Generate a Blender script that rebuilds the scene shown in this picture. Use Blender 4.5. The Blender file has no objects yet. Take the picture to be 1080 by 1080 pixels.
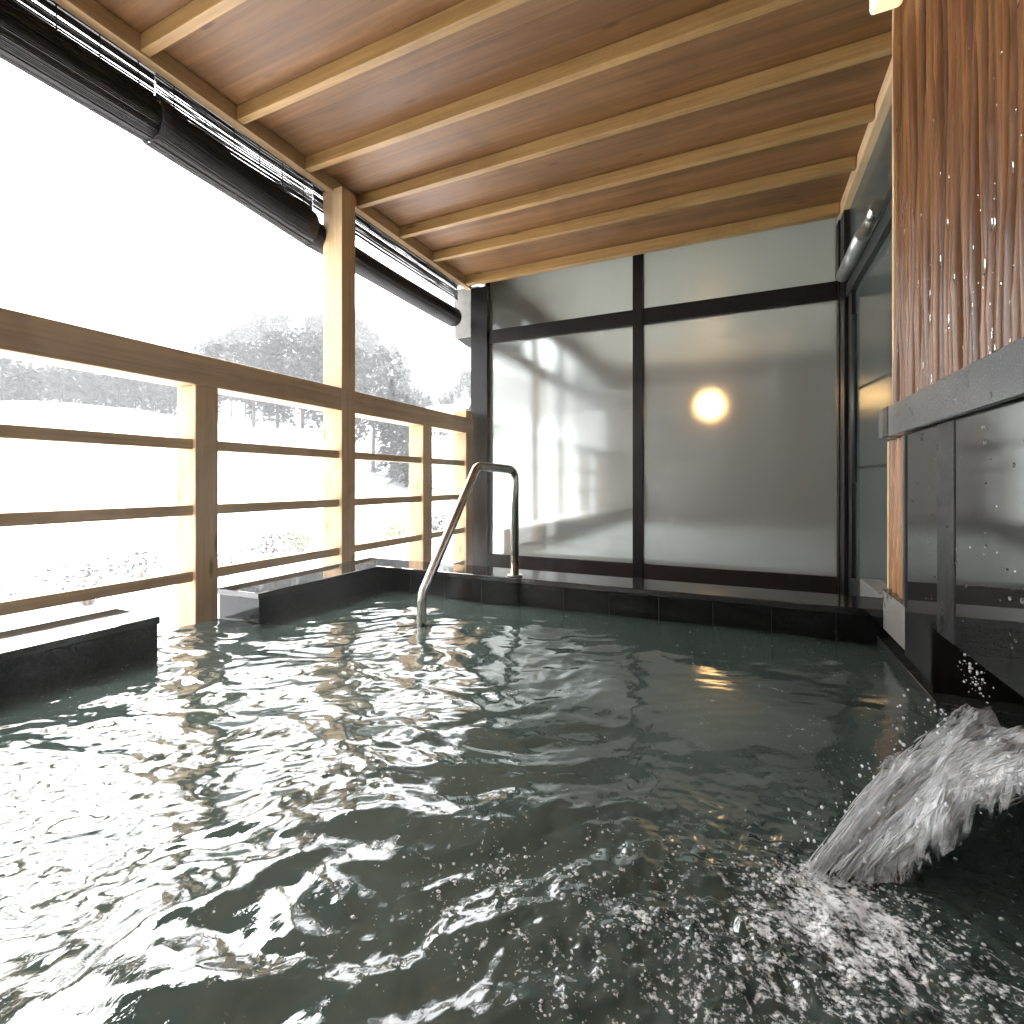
import bpy, bmesh, math, random
import numpy as np
from mathutils import Vector, Matrix, Quaternion
random.seed(7); RNG = np.random.RandomState(11)
# Lengths in metres. The lens of the camera is the origin, +Y runs along the railing
# towards the glass partition, +X towards the granite wall, the water lies at WZ.
WZ = -0.55          # bath water
CURB = -0.43        # top of the granite curbs
DECK = -0.76        # deck outside the curbs
JB = 1.68           # underside of the joists
RX = -2.07          # inner face of the railing
GY = 3.80           # glass partition
scn = bpy.context.scene
COL = scn.collection

# ------------------------------------------------------------------ materials
def new_mat(name):
    m = bpy.data.materials.new(name); m.use_nodes = True
    nt = m.node_tree
    b = nt.nodes['Principled BSDF']
    return m, nt, b
def N(nt, t, **kw):
    n = nt.nodes.new(t)
    for k, v in kw.items():
        if hasattr(n, k): setattr(n, k, v)
        else: n.inputs[k].default_value = v
    return n
def L(nt, a, b): nt.links.new(a, b)
def ramp(nt, fac, stops):
    r = nt.nodes.new('ShaderNodeValToRGB'); e = r.color_ramp.elements
    while len(e) < len(stops): e.new(0.5)
    for i, (p, c) in enumerate(stops):
        e[i].position = p; e[i].color = (c[0], c[1], c[2], 1) if not isinstance(c, (int, float)) else (c, c, c, 1)
    L(nt, fac, r.inputs[0]); return r
def coords(nt, scale=(1, 1, 1), loc=(0, 0, 0)):
    tc = nt.nodes.new('ShaderNodeTexCoord'); mp = nt.nodes.new('ShaderNodeMapping')
    L(nt, tc.outputs['Object'], mp.inputs[0]); mp.inputs['Scale'].default_value = scale; mp.inputs['Location'].default_value = loc
    return mp.outputs[0]
def noise(nt, vec, scale, detail=4, rough=0.55, dist=0.0):
    n = nt.nodes.new('ShaderNodeTexNoise'); L(nt, vec, n.inputs['Vector'])
    n.inputs['Scale'].default_value = scale; n.inputs['Detail'].default_value = detail
    n.inputs['Roughness'].default_value = rough; n.inputs['Distortion'].default_value = dist
    return n.outputs[0]
def bump(nt, h, b, strength=0.3, dist=0.01):
    n = nt.nodes.new('ShaderNodeBump'); n.inputs['Strength'].default_value = strength; n.inputs['Distance'].default_value = dist
    L(nt, h, n.inputs['Height']); L(nt, n.outputs[0], b.inputs['Normal']); return n
def mixc(nt, f, a, b, mode='MIX'):
    n = nt.nodes.new('ShaderNodeMix'); n.data_type = 'RGBA'; n.blend_type = mode
    for s, v in ((n.inputs[0], f), (n.inputs[6], a), (n.inputs[7], b)):
        if isinstance(v, (tuple, list)): s.default_value = (v[0], v[1], v[2], 1)
        elif isinstance(v, (int, float)): s.default_value = v
        else: L(nt, v, s)
    return n.outputs[2]

def wood(name, dark, light, axis, rough=0.55, plank=None, coat=0.0, island=False):
    """wood with its grain along an axis; plank = (axis across the boards, width)"""
    m, nt, b = new_mat(name)
    sc = [26, 26, 26]; sc['XYZ'.index(axis)] = 1.1
    v = coords(nt, tuple(sc))
    n1 = noise(nt, v, 1.0, 6, 0.6, 1.2)
    sc2 = [3.2, 3.2, 3.2]; sc2['XYZ'.index(axis)] = 0.5
    n2 = noise(nt, coords(nt, tuple(sc2), (3, 1, 2)), 1.0, 3, 0.5, 0.6)
    sc3 = [120, 120, 120]; sc3['XYZ'.index(axis)] = 4
    n3 = noise(nt, coords(nt, tuple(sc3)), 1.0, 2, 0.5)
    a = N(nt, 'ShaderNodeMath', operation='MULTIPLY_ADD'); L(nt, n1, a.inputs[0]); a.inputs[1].default_value = 0.6
    a2 = N(nt, 'ShaderNodeMath', operation='MULTIPLY'); L(nt, n2, a2.inputs[0]); a2.inputs[1].default_value = 0.4
    L(nt, a2.outputs[0], a.inputs[2])
    r = ramp(nt, a.outputs[0], [(0.33, dark), (0.62, light)])
    out = mixc(nt, 0.22, r.outputs[0], ramp(nt, n3, [(0.3, 0.45), (0.7, 1.0)]).outputs[0], 'MULTIPLY')
    nk = noise(nt, coords(nt, (1, 1, 1)), 1.7, 5, 0.65, 1.0)
    out = mixc(nt, 0.55, out, ramp(nt, nk, [(0.30, (0.62, 0.57, 0.54)), (0.52, (1, 1, 1))]).outputs[0], 'MULTIPLY')
    vk = nt.nodes.new('ShaderNodeTexVoronoi'); ks = [9, 9, 9]; ks['XYZ'.index(axis)] = 2.2; L(nt, coords(nt, tuple(ks)), vk.inputs['Vector']); vk.inputs['Scale'].default_value = 1.0
    out = mixc(nt, 0.7, out, ramp(nt, vk.outputs['Distance'], [(0.05, (0.30, 0.22, 0.17)), (0.12, (1, 1, 1))]).outputs[0], 'MULTIPLY')
    if island:
        g = nt.nodes.new('ShaderNodeNewGeometry')
        out = mixc(nt, 1.0, out, ramp(nt, g.outputs['Random Per Island'], [(0, (0.45, 0.42, 0.42)), (0.5, (0.85, 0.83, 0.8)), (1, (1.15, 1.12, 1.05))]).outputs[0], 'MULTIPLY')
    if plank:
        ax, w = plank
        tc = nt.nodes.new('ShaderNodeTexCoord'); sp = nt.nodes.new('ShaderNodeSeparateXYZ'); L(nt, tc.outputs['Object'], sp.inputs[0])
        d = N(nt, 'ShaderNodeMath', operation='DIVIDE'); L(nt, sp.outputs['XYZ'.index(ax)], d.inputs[0]); d.inputs[1].default_value = w
        f = N(nt, 'ShaderNodeMath', operation='FLOOR'); L(nt, d.outputs[0], f.inputs[0])
        wn = nt.nodes.new('ShaderNodeTexWhiteNoise'); wn.noise_dimensions = '1D'; L(nt, f.outputs[0], wn.inputs['W'])
        out = mixc(nt, 0.75, out, ramp(nt, wn.outputs['Value'], [(0, (0.62, 0.58, 0.56)), (1, (1.0, 1.0, 1.0))]).outputs[0], 'MULTIPLY')
        fr = N(nt, 'ShaderNodeMath', operation='FRACT'); L(nt, d.outputs[0], fr.inputs[0])
        g = ramp(nt, fr.outputs[0], [(0.0, 0.25), (0.018, 1.0)])
        out = mixc(nt, 0.8, out, g.outputs[0], 'MULTIPLY')
    L(nt, out, b.inputs['Base Color']); b.inputs['Roughness'].default_value = rough
    b.inputs['Coat Weight'].default_value = coat; b.inputs['Coat Roughness'].default_value = 0.2
    bump(nt, n1, b, 0.25, 0.004)
    return m
M = {}
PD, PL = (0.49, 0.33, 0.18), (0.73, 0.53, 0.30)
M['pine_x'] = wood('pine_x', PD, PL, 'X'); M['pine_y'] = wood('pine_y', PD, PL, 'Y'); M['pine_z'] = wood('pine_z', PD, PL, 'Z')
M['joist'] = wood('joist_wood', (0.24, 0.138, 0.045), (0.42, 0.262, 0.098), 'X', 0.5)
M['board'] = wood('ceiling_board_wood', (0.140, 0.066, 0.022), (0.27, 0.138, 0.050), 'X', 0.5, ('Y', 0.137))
M['log'] = wood('weathered_stick_wood', (0.095, 0.038, 0.012), (0.28, 0.125, 0.043), 'Z', 0.34, None, 0.3, True)
M['stripwood'] = wood('orange_strip_wood', (0.25, 0.10, 0.03), (0.42, 0.20, 0.065), 'Z', 0.4, None, 0.3, True)

def granite(name, base, speck, rough, ior=1.55, joints=None, stain=0.3, speckle=260):
    m, nt, b = new_mat(name)
    v = coords(nt)
    n1 = noise(nt, v, speckle, 2, 0.7)
    r1 = ramp(nt, n1, [(0.50, base), (0.68, speck)])
    n2 = noise(nt, v, 5, 6, 0.65, 0.8)
    r2 = ramp(nt, n2, [(0.35, 0.55), (0.7, 1.0)])
    out = mixc(nt, stain, r1.outputs[0], r2.outputs[0], 'MULTIPLY')
    if joints:
        br = nt.nodes.new('ShaderNodeTexBrick'); br.offset = 0
        mp = nt.nodes.new('ShaderNodeMapping'); tc = nt.nodes.new('ShaderNodeTexCoord')
        L(nt, tc.outputs['Object'], mp.inputs[0]); mp.inputs['Rotation'].default_value = joints[2]
        L(nt, mp.outputs[0], br.inputs['Vector']); br.inputs['Scale'].default_value = 1
        br.inputs['Brick Width'].default_value = joints[0]; br.inputs['Row Height'].default_value = joints[1]
        br.inputs['Mortar Size'].default_value = 0.0012
        out = mixc(nt, br.outputs['Fac'], out, (0.035, 0.035, 0.032))
    L(nt, out, b.inputs['Base Color'])
    rr = ramp(nt, n2, [(0.3, rough * 0.6), (0.75, rough * 1.8)]); L(nt, rr.outputs[0], b.inputs['Roughness'])
    b.inputs['IOR'].default_value = ior
    bump(nt, n2, b, 0.05, 0.003)
    return m
M['black_granite'] = granite('black_granite', (0.005, 0.005, 0.005), (0.016, 0.017, 0.016), 0.12, 1.33)
M['wet_coping'] = granite('wet_coping', (0.010, 0.010, 0.010), (0.03, 0.031, 0.03), 0.045, 1.7)
M['black_granite_tiles'] = granite('black_granite_tiles', (0.004, 0.005, 0.004), (0.012, 0.013, 0.012), 0.08, 1.36, joints=(0.2, 5.0, (math.radians(90), 0, 0)))
M['polished_granite'] = granite('polished_granite', (0.016, 0.016, 0.016), (0.045, 0.045, 0.045), 0.015, 3.2, stain=0.2, speckle=320)
M['grey_granite'] = granite('grey_granite', (0.16, 0.155, 0.145), (0.30, 0.29, 0.27), 0.3, 1.5)
M['shelf_granite'] = granite('shelf_granite', (0.11, 0.113, 0.115), (0.20, 0.204, 0.207), 0.12, 1.7)
M['dark_joint_and_reflection'] = granite('dark_joint_and_reflection_granite', (0.012, 0.012, 0.012), (0.05, 0.05, 0.05), 0.3, 1.5)  # shelf joint block, and a mirrored upright put in as dark colour
M['wet_granite'] = granite('wet_granite', (0.02, 0.02, 0.02), (0.07, 0.07, 0.07), 0.08, 1.6)

def simple(name, col, rough=0.5, metal=0.0, nz=None, ior=1.45, bmp=0.0):
    m, nt, b = new_mat(name)
    b.inputs['Roughness'].default_value = rough; b.inputs['Metallic'].default_value = metal; b.inputs['IOR'].default_value = ior
    n = noise(nt, coords(nt), nz or 12, 5, 0.6)
    r = ramp(nt, n, [(0.3, tuple(c * 0.78 for c in col)), (0.7, tuple(min(1, c * 1.12) for c in col))])
    L(nt, r.outputs[0], b.inputs['Base Color'])
    if bmp: bump(nt, n, b, bmp, 0.01)
    return m
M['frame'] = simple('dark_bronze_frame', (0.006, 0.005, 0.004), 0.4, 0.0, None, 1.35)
M['brown_frame'] = simple('brown_bottom_rail', (0.018, 0.011, 0.008), 0.45, 0.0, None, 1.35)
M['grey_frame'] = simple('grey_green_frame', (0.03, 0.035, 0.034), 0.4, 0.2)
M['blind'] = simple('black_reed', (0.032, 0.030, 0.033), 0.4, 0.0, 60)
M['steel'] = simple('brushed_steel', (0.62, 0.60, 0.56), 0.2, 1.0, 40)
M['silver'] = simple('silver_cover', (0.42, 0.43, 0.42), 0.3, 0.7)
M['plaster'] = simple('grey_plaster', (0.15, 0.133, 0.122), 0.8, 0.0, 3)
M['fill_white_plaster'] = simple('fill_white_plaster', (0.80, 0.78, 0.74), 0.8, 0.0, 3)  # only for the unseen rear wall, pale to bounce fill light
M['teal_plaster'] = simple('pale_green_plaster', (0.30, 0.34, 0.32), 0.7, 0.0, 3)
M['white_box'] = simple('off_white_metal', (0.20, 0.195, 0.18), 0.5)
M['dark_metal'] = simple('dark_flashing', (0.03, 0.03, 0.03), 0.5)
M['snow'] = simple('snow', (0.82, 0.83, 0.85), 0.8, 0.0, 0.35, bmp=0.4)
M['bark'] = simple('bark', (0.075, 0.06, 0.05), 0.9, 0.0, 9)
M['twig'] = simple('bare_twig', (0.30, 0.24, 0.20), 0.9, 0.0, 9)
M['deck'] = simple('wet_grey_deck', (0.14, 0.145, 0.15), 0.25, 0.0, 6)
M['housewall'] = simple('house_wall', (0.28, 0.26, 0.25), 0.8, 0.0, 2)
M['window'] = simple('house_window', (0.04, 0.05, 0.06), 0.15)

def slat_ceiling():
    m, nt, b = new_mat('white_slat_ceiling')
    w = nt.nodes.new('ShaderNodeTexWave'); w.wave_type = 'BANDS'; w.bands_direction = 'Y'
    L(nt, coords(nt), w.inputs['Vector']); w.inputs['Scale'].default_value = 3.2; w.inputs['Distortion'].default_value = 0
    r = ramp(nt, w.outputs['Fac'], [(0.0, (0.36, 0.34, 0.30)), (0.08, (0.56, 0.54, 0.485))])
    L(nt, r.outputs[0], b.inputs['Base Color']); b.inputs['Roughness'].default_value = 0.45
    return m
M['slats'] = slat_ceiling()

def leaf_mat(name, c1, c2, snow):
    m, nt, b = new_mat(name)
    g = nt.nodes.new('ShaderNodeNewGeometry')
    r = ramp(nt, g.outputs['Random Per Island'], [(0, c1), (1, c2)])
    sn = ramp(nt, g.outputs['Random Per Island'], [(1 - snow, 0.0), (min(1, 1 - snow + 0.02), 1.0)])
    L(nt, mixc(nt, sn.outputs[0], r.outputs[0], (0.24, 0.25, 0.26)), b.inputs['Base Color'])
    b.inputs['Roughness'].default_value = 0.8
    return m
M['conifer'] = leaf_mat('conifer_leaf', (0.008, 0.014, 0.011), (0.022, 0.032, 0.026), 0.03)
M['greyleaf'] = leaf_mat('frosted_leaf', (0.020, 0.024, 0.023), (0.045, 0.048, 0.045), 0.04)
M['bushleaf'] = leaf_mat('bush_leaf', (0.10, 0.14, 0.03), (0.22, 0.24, 0.07), 0.22)

def fogged_glass(name, fog_lo, fog_hi, z0, z1, tint=(0.50, 0.505, 0.485), ior=1.5, blur=0.45, bmix=0.75):
    """clear pane with a film of condensation (scattering droplets), thicker towards the wet floor"""
    m, nt, b = new_mat(name)
    nt.nodes.remove(b); out = nt.nodes['Material Output']
    tr = N(nt, 'ShaderNodeBsdfTransparent'); tr.inputs[0].default_value = (0.93, 0.95, 0.94, 1)
    df = N(nt, 'ShaderNodeBsdfDiffuse'); df.inputs[0].default_value = (*tint, 1)
    tl = N(nt, 'ShaderNodeBsdfTranslucent'); tl.inputs[0].default_value = (*tint, 1)
    rf = N(nt, 'ShaderNodeBsdfRefraction'); rf.inputs['Roughness'].default_value = blur; rf.inputs['IOR'].default_value = 1.08; rf.inputs[0].default_value = (0.95, 0.96, 0.95, 1)
    t2 = N(nt, 'ShaderNodeMixShader'); t2.inputs[0].default_value = bmix; L(nt, tr.outputs[0], t2.inputs[1]); L(nt, rf.outputs[0], t2.inputs[2])
    fm = N(nt, 'ShaderNodeMixShader'); fm.inputs[0].default_value = 0.5; L(nt, df.outputs[0], fm.inputs[1]); L(nt, tl.outputs[0], fm.inputs[2])
    tc = nt.nodes.new('ShaderNodeTexCoord'); sp = nt.nodes.new('ShaderNodeSeparateXYZ'); L(nt, tc.outputs['Object'], sp.inputs[0])
    mr = nt.nodes.new('ShaderNodeMapRange'); L(nt, sp.outputs[2], mr.inputs[0])
    mr.inputs[1].default_value = z0; mr.inputs[2].default_value = z1; mr.inputs[3].default_value = fog_hi; mr.inputs[4].default_value = fog_lo
    mr.interpolation_type = 'SMOOTHSTEP'
    n1 = noise(nt, coords(nt, (7, 7, 0.5)), 1.0, 2, 0.5)
    n2 = noise(nt, coords(nt, (1, 1, 1)), 1.6, 5, 0.6, 0.8)
    s = N(nt, 'ShaderNodeMath', operation='MULTIPLY'); L(nt, n1, s.inputs[0]); L(nt, n2, s.inputs[1])
    r = ramp(nt, s.outputs[0], [(0.12, 0.74), (0.38, 1.20)])
    mu = N(nt, 'ShaderNodeMath', operation='MULTIPLY'); L(nt, mr.outputs[0], mu.inputs[0]); L(nt, r.outputs[0], mu.inputs[1]); mu.use_clamp = True
    mx = N(nt, 'ShaderNodeMixShader'); L(nt, mu.outputs[0], mx.inputs[0]); L(nt, t2.outputs[0], mx.inputs[1]); L(nt, fm.outputs[0], mx.inputs[2])
    gl = N(nt, 'ShaderNodeBsdfGlossy'); gl.inputs['Roughness'].default_value = 0.02 if ior > 1.4 else 0.16
    fr = N(nt, 'ShaderNodeFresnel'); fr.inputs[0].default_value = ior
    m2 = N(nt, 'ShaderNodeMixShader'); L(nt, fr.outputs[0], m2.inputs[0]); L(nt, mx.outputs[0], m2.inputs[1]); L(nt, gl.outputs[0], m2.inputs[2])
    L(nt, m2.outputs[0], out.inputs[0])
    return m
M['pane'] = fogged_glass('misted_pane', 0.17, 0.74, -0.85, 0.65, (0.70, 0.715, 0.70))
M['clear_pane'] = fogged_glass('upper_pane', 0.10, 0.14, 1.3, 1.7, bmix=0.3)
M['side_pane'] = fogged_glass('side_pane', 0.26, 0.40, -0.6, 0.6, (0.36, 0.44, 0.42), 1.2, bmix=0.0)

M['misted_window'] = fogged_glass('misted_window', 0.30, 0.45, -0.4, 1.5, (0.40, 0.405, 0.405), 1.05, bmix=0.0)
def emit_mat(name, col, s):
    m, nt, b = new_mat(name)
    b.inputs['Base Color'].default_value = (0.8, 0.75, 0.6, 1)
    b.inputs['Emission Color'].default_value = (*col, 1); b.inputs['Emission Strength'].default_value = s
    return m
M['lamp'] = emit_mat('glowing_globe', (1.0, 0.60, 0.22), 2.4)
M['shade'] = emit_mat('glowing_shade', (1.0, 0.72, 0.34), 0.12)

def water_mat():
    m, nt, b = new_mat('bath_water')
    v = coords(nt)
    n = noise(nt, v, 2.2, 4, 0.5)
    r = ramp(nt, n, [(0.3, (0.032, 0.046, 0.041)), (0.7, (0.046, 0.064, 0.058))])
    at = N(nt, 'ShaderNodeAttribute', attribute_name='foam')
    na = noise(nt, coords(nt, (1, 1, 1)), 26, 3, 0.6, 1.5)
    nb = noise(nt, coords(nt, (1, 1, 1)), 130, 4, 0.7, 0.4)
    vo = nt.nodes.new('ShaderNodeTexVoronoi'); L(nt, coords(nt), vo.inputs['Vector']); vo.inputs['Scale'].default_value = 170
    mm = N(nt, 'ShaderNodeMath', operation='MULTIPLY'); L(nt, na, mm.inputs[0]); L(nt, nb, mm.inputs[1])
    m3 = N(nt, 'ShaderNodeMath', operation='MULTIPLY_ADD'); L(nt, vo.outputs['Distance'], m3.inputs[0]); m3.inputs[1].default_value = -0.10; L(nt, mm.outputs[0], m3.inputs[2])
    m4 = N(nt, 'ShaderNodeMath', operation='MULTIPLY_ADD'); L(nt, at.outputs['Fac'], m4.inputs[0]); m4.inputs[1].default_value = 0.20; L(nt, m3.outputs[0], m4.inputs[2])
    fr = ramp(nt, m4.outputs[0], [(0.34, 0.0), (0.46, 1.0)])
    L(nt, mixc(nt, fr.outputs[0], r.outputs[0], (0.80, 0.82, 0.83)), b.inputs['Base Color'])
    L(nt, ramp(nt, fr.outputs[0], [(0.0, 0.015), (1.0, 0.22)]).outputs[0], b.inputs['Roughness'])
    b.inputs['IOR'].default_value = 1.75
    n1 = noise(nt, coords(nt, (1, 0.7, 1)), 52, 4, 0.6, 0.9)
    bump(nt, n1, b, 0.09, 0.004)
    return m
M['water'] = water_mat()
def foam_mat():
    m, nt, b = new_mat('aerated_water')
    n = noise(nt, coords(nt), 30, 3, 0.6)
    r = ramp(nt, n, [(0.3, (0.55, 0.56, 0.57)), (0.6, (0.90, 0.91, 0.92))])
    L(nt, r.outputs[0], b.inputs['Base Color'])
    b.inputs['Roughness'].default_value = 0.08; b.inputs['IOR'].default_value = 1.33
    b.inputs['Transmission Weight'].default_value = 0.45
    return m
M['foam'] = foam_mat()
def drop_mat(name, tr):
    m, nt, b = new_mat(name)
    b.inputs['Base Color'].default_value = (0.9, 0.92, 0.92, 1); b.inputs['Roughness'].default_value = 0.02
    b.inputs['IOR'].default_value = 1.33; b.inputs['Transmission Weight'].default_value = tr
    return m
M['drop'] = drop_mat('clear_drop', 1.0)
M['bubble'] = drop_mat('froth_bubble', 0.6)

# ------------------------------------------------------------------ mesh helpers
class MB:
    def __init__(s): s.v = []; s.f = []; s.sm = []
    def add(s, vs, fs, smooth=False):
        o = len(s.v); s.v += [tuple(p) for p in vs]; s.f += [tuple(i + o for i in f) for f in fs]; s.sm += [smooth] * len(fs)
        return s
    def box(s, x0, x1, y0, y1, z0, z1, c=0.0):
        if c <= 0:
            return s.add([(x0,y0,z0),(x1,y0,z0),(x1,y1,z0),(x0,y1,z0),(x0,y0,z1),(x1,y0,z1),(x1,y1,z1),(x0,y1,z1)],
                  [(0,3,2,1),(4,5,6,7),(0,1,5,4),(1,2,6,5),(2,3,7,6),(3,0,4,7)])
        bm = bmesh.new(); bmesh.ops.create_cube(bm, size=1)
        for v in bm.verts:
            v.co = Vector((x0+(v.co.x+.5)*(x1-x0), y0+(v.co.y+.5)*(y1-y0), z0+(v.co.z+.5)*(z1-z0)))
        bmesh.ops.bevel(bm, geom=list(bm.edges), offset=c, segments=2, affect='EDGES', profile=0.5)
        bm.verts.index_update()
        s.add([v.co[:] for v in bm.verts], [[v.index for v in f.verts] for f in bm.faces]); bm.free(); return s
    def tube(s, pts, rad, n=10, caps=True):
        pts = [Vector(p) for p in pts]; k = len(pts)
        rad = rad if isinstance(rad, (list, tuple)) else [rad] * k
        vs = []; t0 = (pts[1] - pts[0]).normalized()
        up = Vector((0, 0, 1)) if abs(t0.z) < 0.9 else Vector((1, 0, 0))
        u = t0.cross(up).normalized()
        for i, p in enumerate(pts):
            t = (pts[min(i + 1, k - 1)] - pts[max(i - 1, 0)]).normalized()
            u = (u - t * u.dot(t)).normalized(); w = t.cross(u)
            for j in range(n):
                a = 2 * math.pi * j / n
                vs.append(p + (u * math.cos(a) + w * math.sin(a)) * rad[i])
        fs = [(i*n+j, i*n+(j+1) % n, (i+1)*n+(j+1) % n, (i+1)*n+j) for i in range(k-1) for j in range(n)]
        s.add(vs, fs, True)
        if caps:
            o = len(s.v) - k * n
            s.f += [tuple(o + j for j in reversed(range(n))), tuple(o + (k-1)*n + j for j in range(n))]; s.sm += [False, False]
        return s
    def ball(s, c, r, seg=8, rings=5, sq=(1, 1, 1)):
        vs = [(c[0], c[1], c[2] + r * sq[2])]
        for i in range(1, rings):
            a = math.pi * i / rings
            for j in range(seg):
                b = 2 * math.pi * j / seg
                vs.append((c[0] + r*sq[0]*math.sin(a)*math.cos(b), c[1] + r*sq[1]*math.sin(a)*math.sin(b), c[2] + r*sq[2]*math.cos(a)))
        vs.append((c[0], c[1], c[2] - r * sq[2])); e = len(vs) - 1
        fs = [(0, 1 + j, 1 + (j+1) % seg) for j in range(seg)]
        for i in range(rings - 2):
            a = 1 + i*seg
            fs += [(a+j, a+seg+j, a+seg+(j+1) % seg, a+(j+1) % seg) for j in range(seg)]
        a = 1 + (rings-2)*seg
        fs += [(e, a+(j+1) % seg, a+j) for j in range(seg)]
        return s.add(vs, fs, True)
    def build(s, name, mat, parent=None, loc=None):
        me = bpy.data.meshes.new(name)
        off = parent.location if parent is not None else (Vector(loc) if loc else Vector((0, 0, 0)))
        p = parent
        vs = np.array(s.v, dtype=np.float32).reshape(-1, 3) - np.array(off, dtype=np.float32)
        if parent is not None and parent.parent is not None: pass
        me.from_pydata(vs.tolist(), [], s.f)
        me.polygons.foreach_set('use_smooth', s.sm); me.update()
        me.materials.append(mat)
        o = bpy.data.objects.new(name, me); COL.objects.link(o)
        if parent is not None:
            o.parent = parent
        elif loc: o.location = loc
        return o
def tag(o, label=None, cat=None, group=None, kind=None):
    if label: o['label'] = label
    if cat: o['category'] = cat
    if group: o['group'] = group
    if kind: o['kind'] = kind
    return o
def thing(name, label, cat, loc, group=None):
    o = bpy.data.objects.new(name, None); COL.objects.link(o); o.location = loc; o.empty_display_size = 0.1
    bpy.context.view_layer.update()
    return tag(o, label, cat, group)
def sub(mb, name, mat, part, root):
    """a sub-part: child of a part whose own origin sits at the root's base"""
    o = mb.build(name, mat, root); o.parent = part; return o

# numpy gradient noise
_perm = RNG.permutation(256); _perm = np.concatenate([_perm, _perm, _perm])
_ga = RNG.rand(256) * 2 * np.pi
def gn(x, y, seed=0):
    x = x + seed * 17.31; y = y + seed * 9.77
    xi = np.floor(x).astype(int); yi = np.floor(y).astype(int); xf = x - xi; yf = y - yi
    def g(ix, iy, dx, dy):
        h = _perm[(_perm[ix & 255] + iy) & 255]; a = _ga[h]; return np.cos(a) * dx + np.sin(a) * dy
    u = xf*xf*xf*(xf*(xf*6-15)+10); v = yf*yf*yf*(yf*(yf*6-15)+10)
    a = g(xi, yi, xf, yf); b = g(xi+1, yi, xf-1, yf); c = g(xi, yi+1, xf, yf-1); d = g(xi+1, yi+1, xf-1, yf-1)
    return (a*(1-u)+b*u)*(1-v) + (c*(1-u)+d*u)*v
def sstep(x, a, b):
    t = np.clip((x - a) / (b - a), 0, 1); return t*t*(3-2*t)
def grid_mesh(name, X, Y, Z, mat, parent=None, keep=None):
    ny, nx = X.shape
    me = bpy.data.meshes.new(name)
    co = np.stack([X, Y, Z], -1).reshape(-1, 3)
    idx = np.arange(nx*ny).reshape(ny, nx)
    q = np.stack([idx[:-1, :-1], idx[:-1, 1:], idx[1:, 1:], idx[1:, :-1]], -1).reshape(-1, 4)
    if keep is not None: q = q[keep.reshape(-1)]
    me.vertices.add(len(co)); me.vertices.foreach_set('co', co.astype(np.float32).ravel())
    me.loops.add(len(q)*4); me.loops.foreach_set('vertex_index', q.astype(np.int32).ravel())
    me.polygons.add(len(q)); me.polygons.foreach_set('loop_start', np.arange(0, len(q)*4, 4, dtype=np.int32))
    me.polygons.foreach_set('use_smooth', np.ones(len(q), dtype=bool))
    me.update(calc_edges=True); me.validate(); me.materials.append(mat)
    o = bpy.data.objects.new(name, me); COL.objects.link(o)
    if parent: o.parent = parent
    return o

# ------------------------------------------------------------------ pool water
def water_height(X, Y):
    wx = X + 0.10*gn(X*2.1, Y*2.1, 3) + 0.03*gn(X*7, Y*7, 4)
    wy = Y + 0.10*gn(X*2.1, Y*2.1, 5) + 0.03*gn(X*7, Y*7, 6)
    left = 1 - sstep(X + 0.22*Y, -0.18, 0.24)            # choppy side, under the open railing
    dl = np.hypot(X - 0.02, (Y - 0.66))                    # where the falling water lands
    spl = np.exp(-(dl/0.26)**2)
    near = 1 - sstep(Y + 0.5*X, 0.62, 1.0)
    # long swell radiating from the inlet
    sw = 0.006*np.sin(9.0*dl + 2.2*gn(X*2, Y*2, 7) + 1.0) * np.exp(-dl/1.6)
    h = sw + 0.012*gn(wx*1.9, wy*2.6, 1) + 0.005*left*sstep(X, -1.0, -0.5)*gn(wx*3.6, wy*4.4, 30)
    a = 0.35 + 0.65*left + 0.5*near
    ca, sa = math.cos(0.5), math.sin(0.5)
    u = ca*wx + sa*wy; v = -sa*wx + ca*wy
    h = h + a*0.0074*gn(u*5.0, v*8.5, 2)
    h = h - a*0.0046*np.abs(gn(u*6.5, v*12.0, 8))
    h = h + a*0.0021*gn(u*15, v*24, 9) + left*0.00035*gn(u*60, v*85, 20)
    h = h + (0.15 + 0.85*left + 0.8*near)*0.00045*gn(wx*42, wy*50, 10)
    h = h + spl*(0.010*gn(X*15, Y*15, 12) + 0.0065*gn(X*34, Y*34, 13) + 0.003*gn(X*70, Y*70, 14))
    rt = np.exp(-((X-0.28)/0.14)**2 - ((Y-0.62)/0.3)**2)
    h = h + rt*(0.008*gn(X*12, Y*12, 15) + 0.004*gn(X*30, Y*30, 16))
    # froth: small beads standing on the churned water
    fr = np.exp(-((X+0.02)/0.16)**2 - ((Y-0.60)/0.13)**2) + 0.7*np.exp(-((X-0.20)/0.10)**2 - ((Y-0.66)/0.12)**2) + 0.4*np.exp(-((X+0.29)/0.10)**2 - ((Y-0.60)/0.07)**2)
    cl = sstep(gn(X*16, Y*16, 17), -0.05, 0.3)
    h = h + np.clip(fr*1.4, 0, 1)*(0.25+0.75*cl)*(0.0075*np.clip(gn(X*75, Y*75, 18), 0, 1) + 0.0035*np.clip(gn(X*120, Y*120, 19), 0, 1))
    # damp against the curbs
    return h
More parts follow.
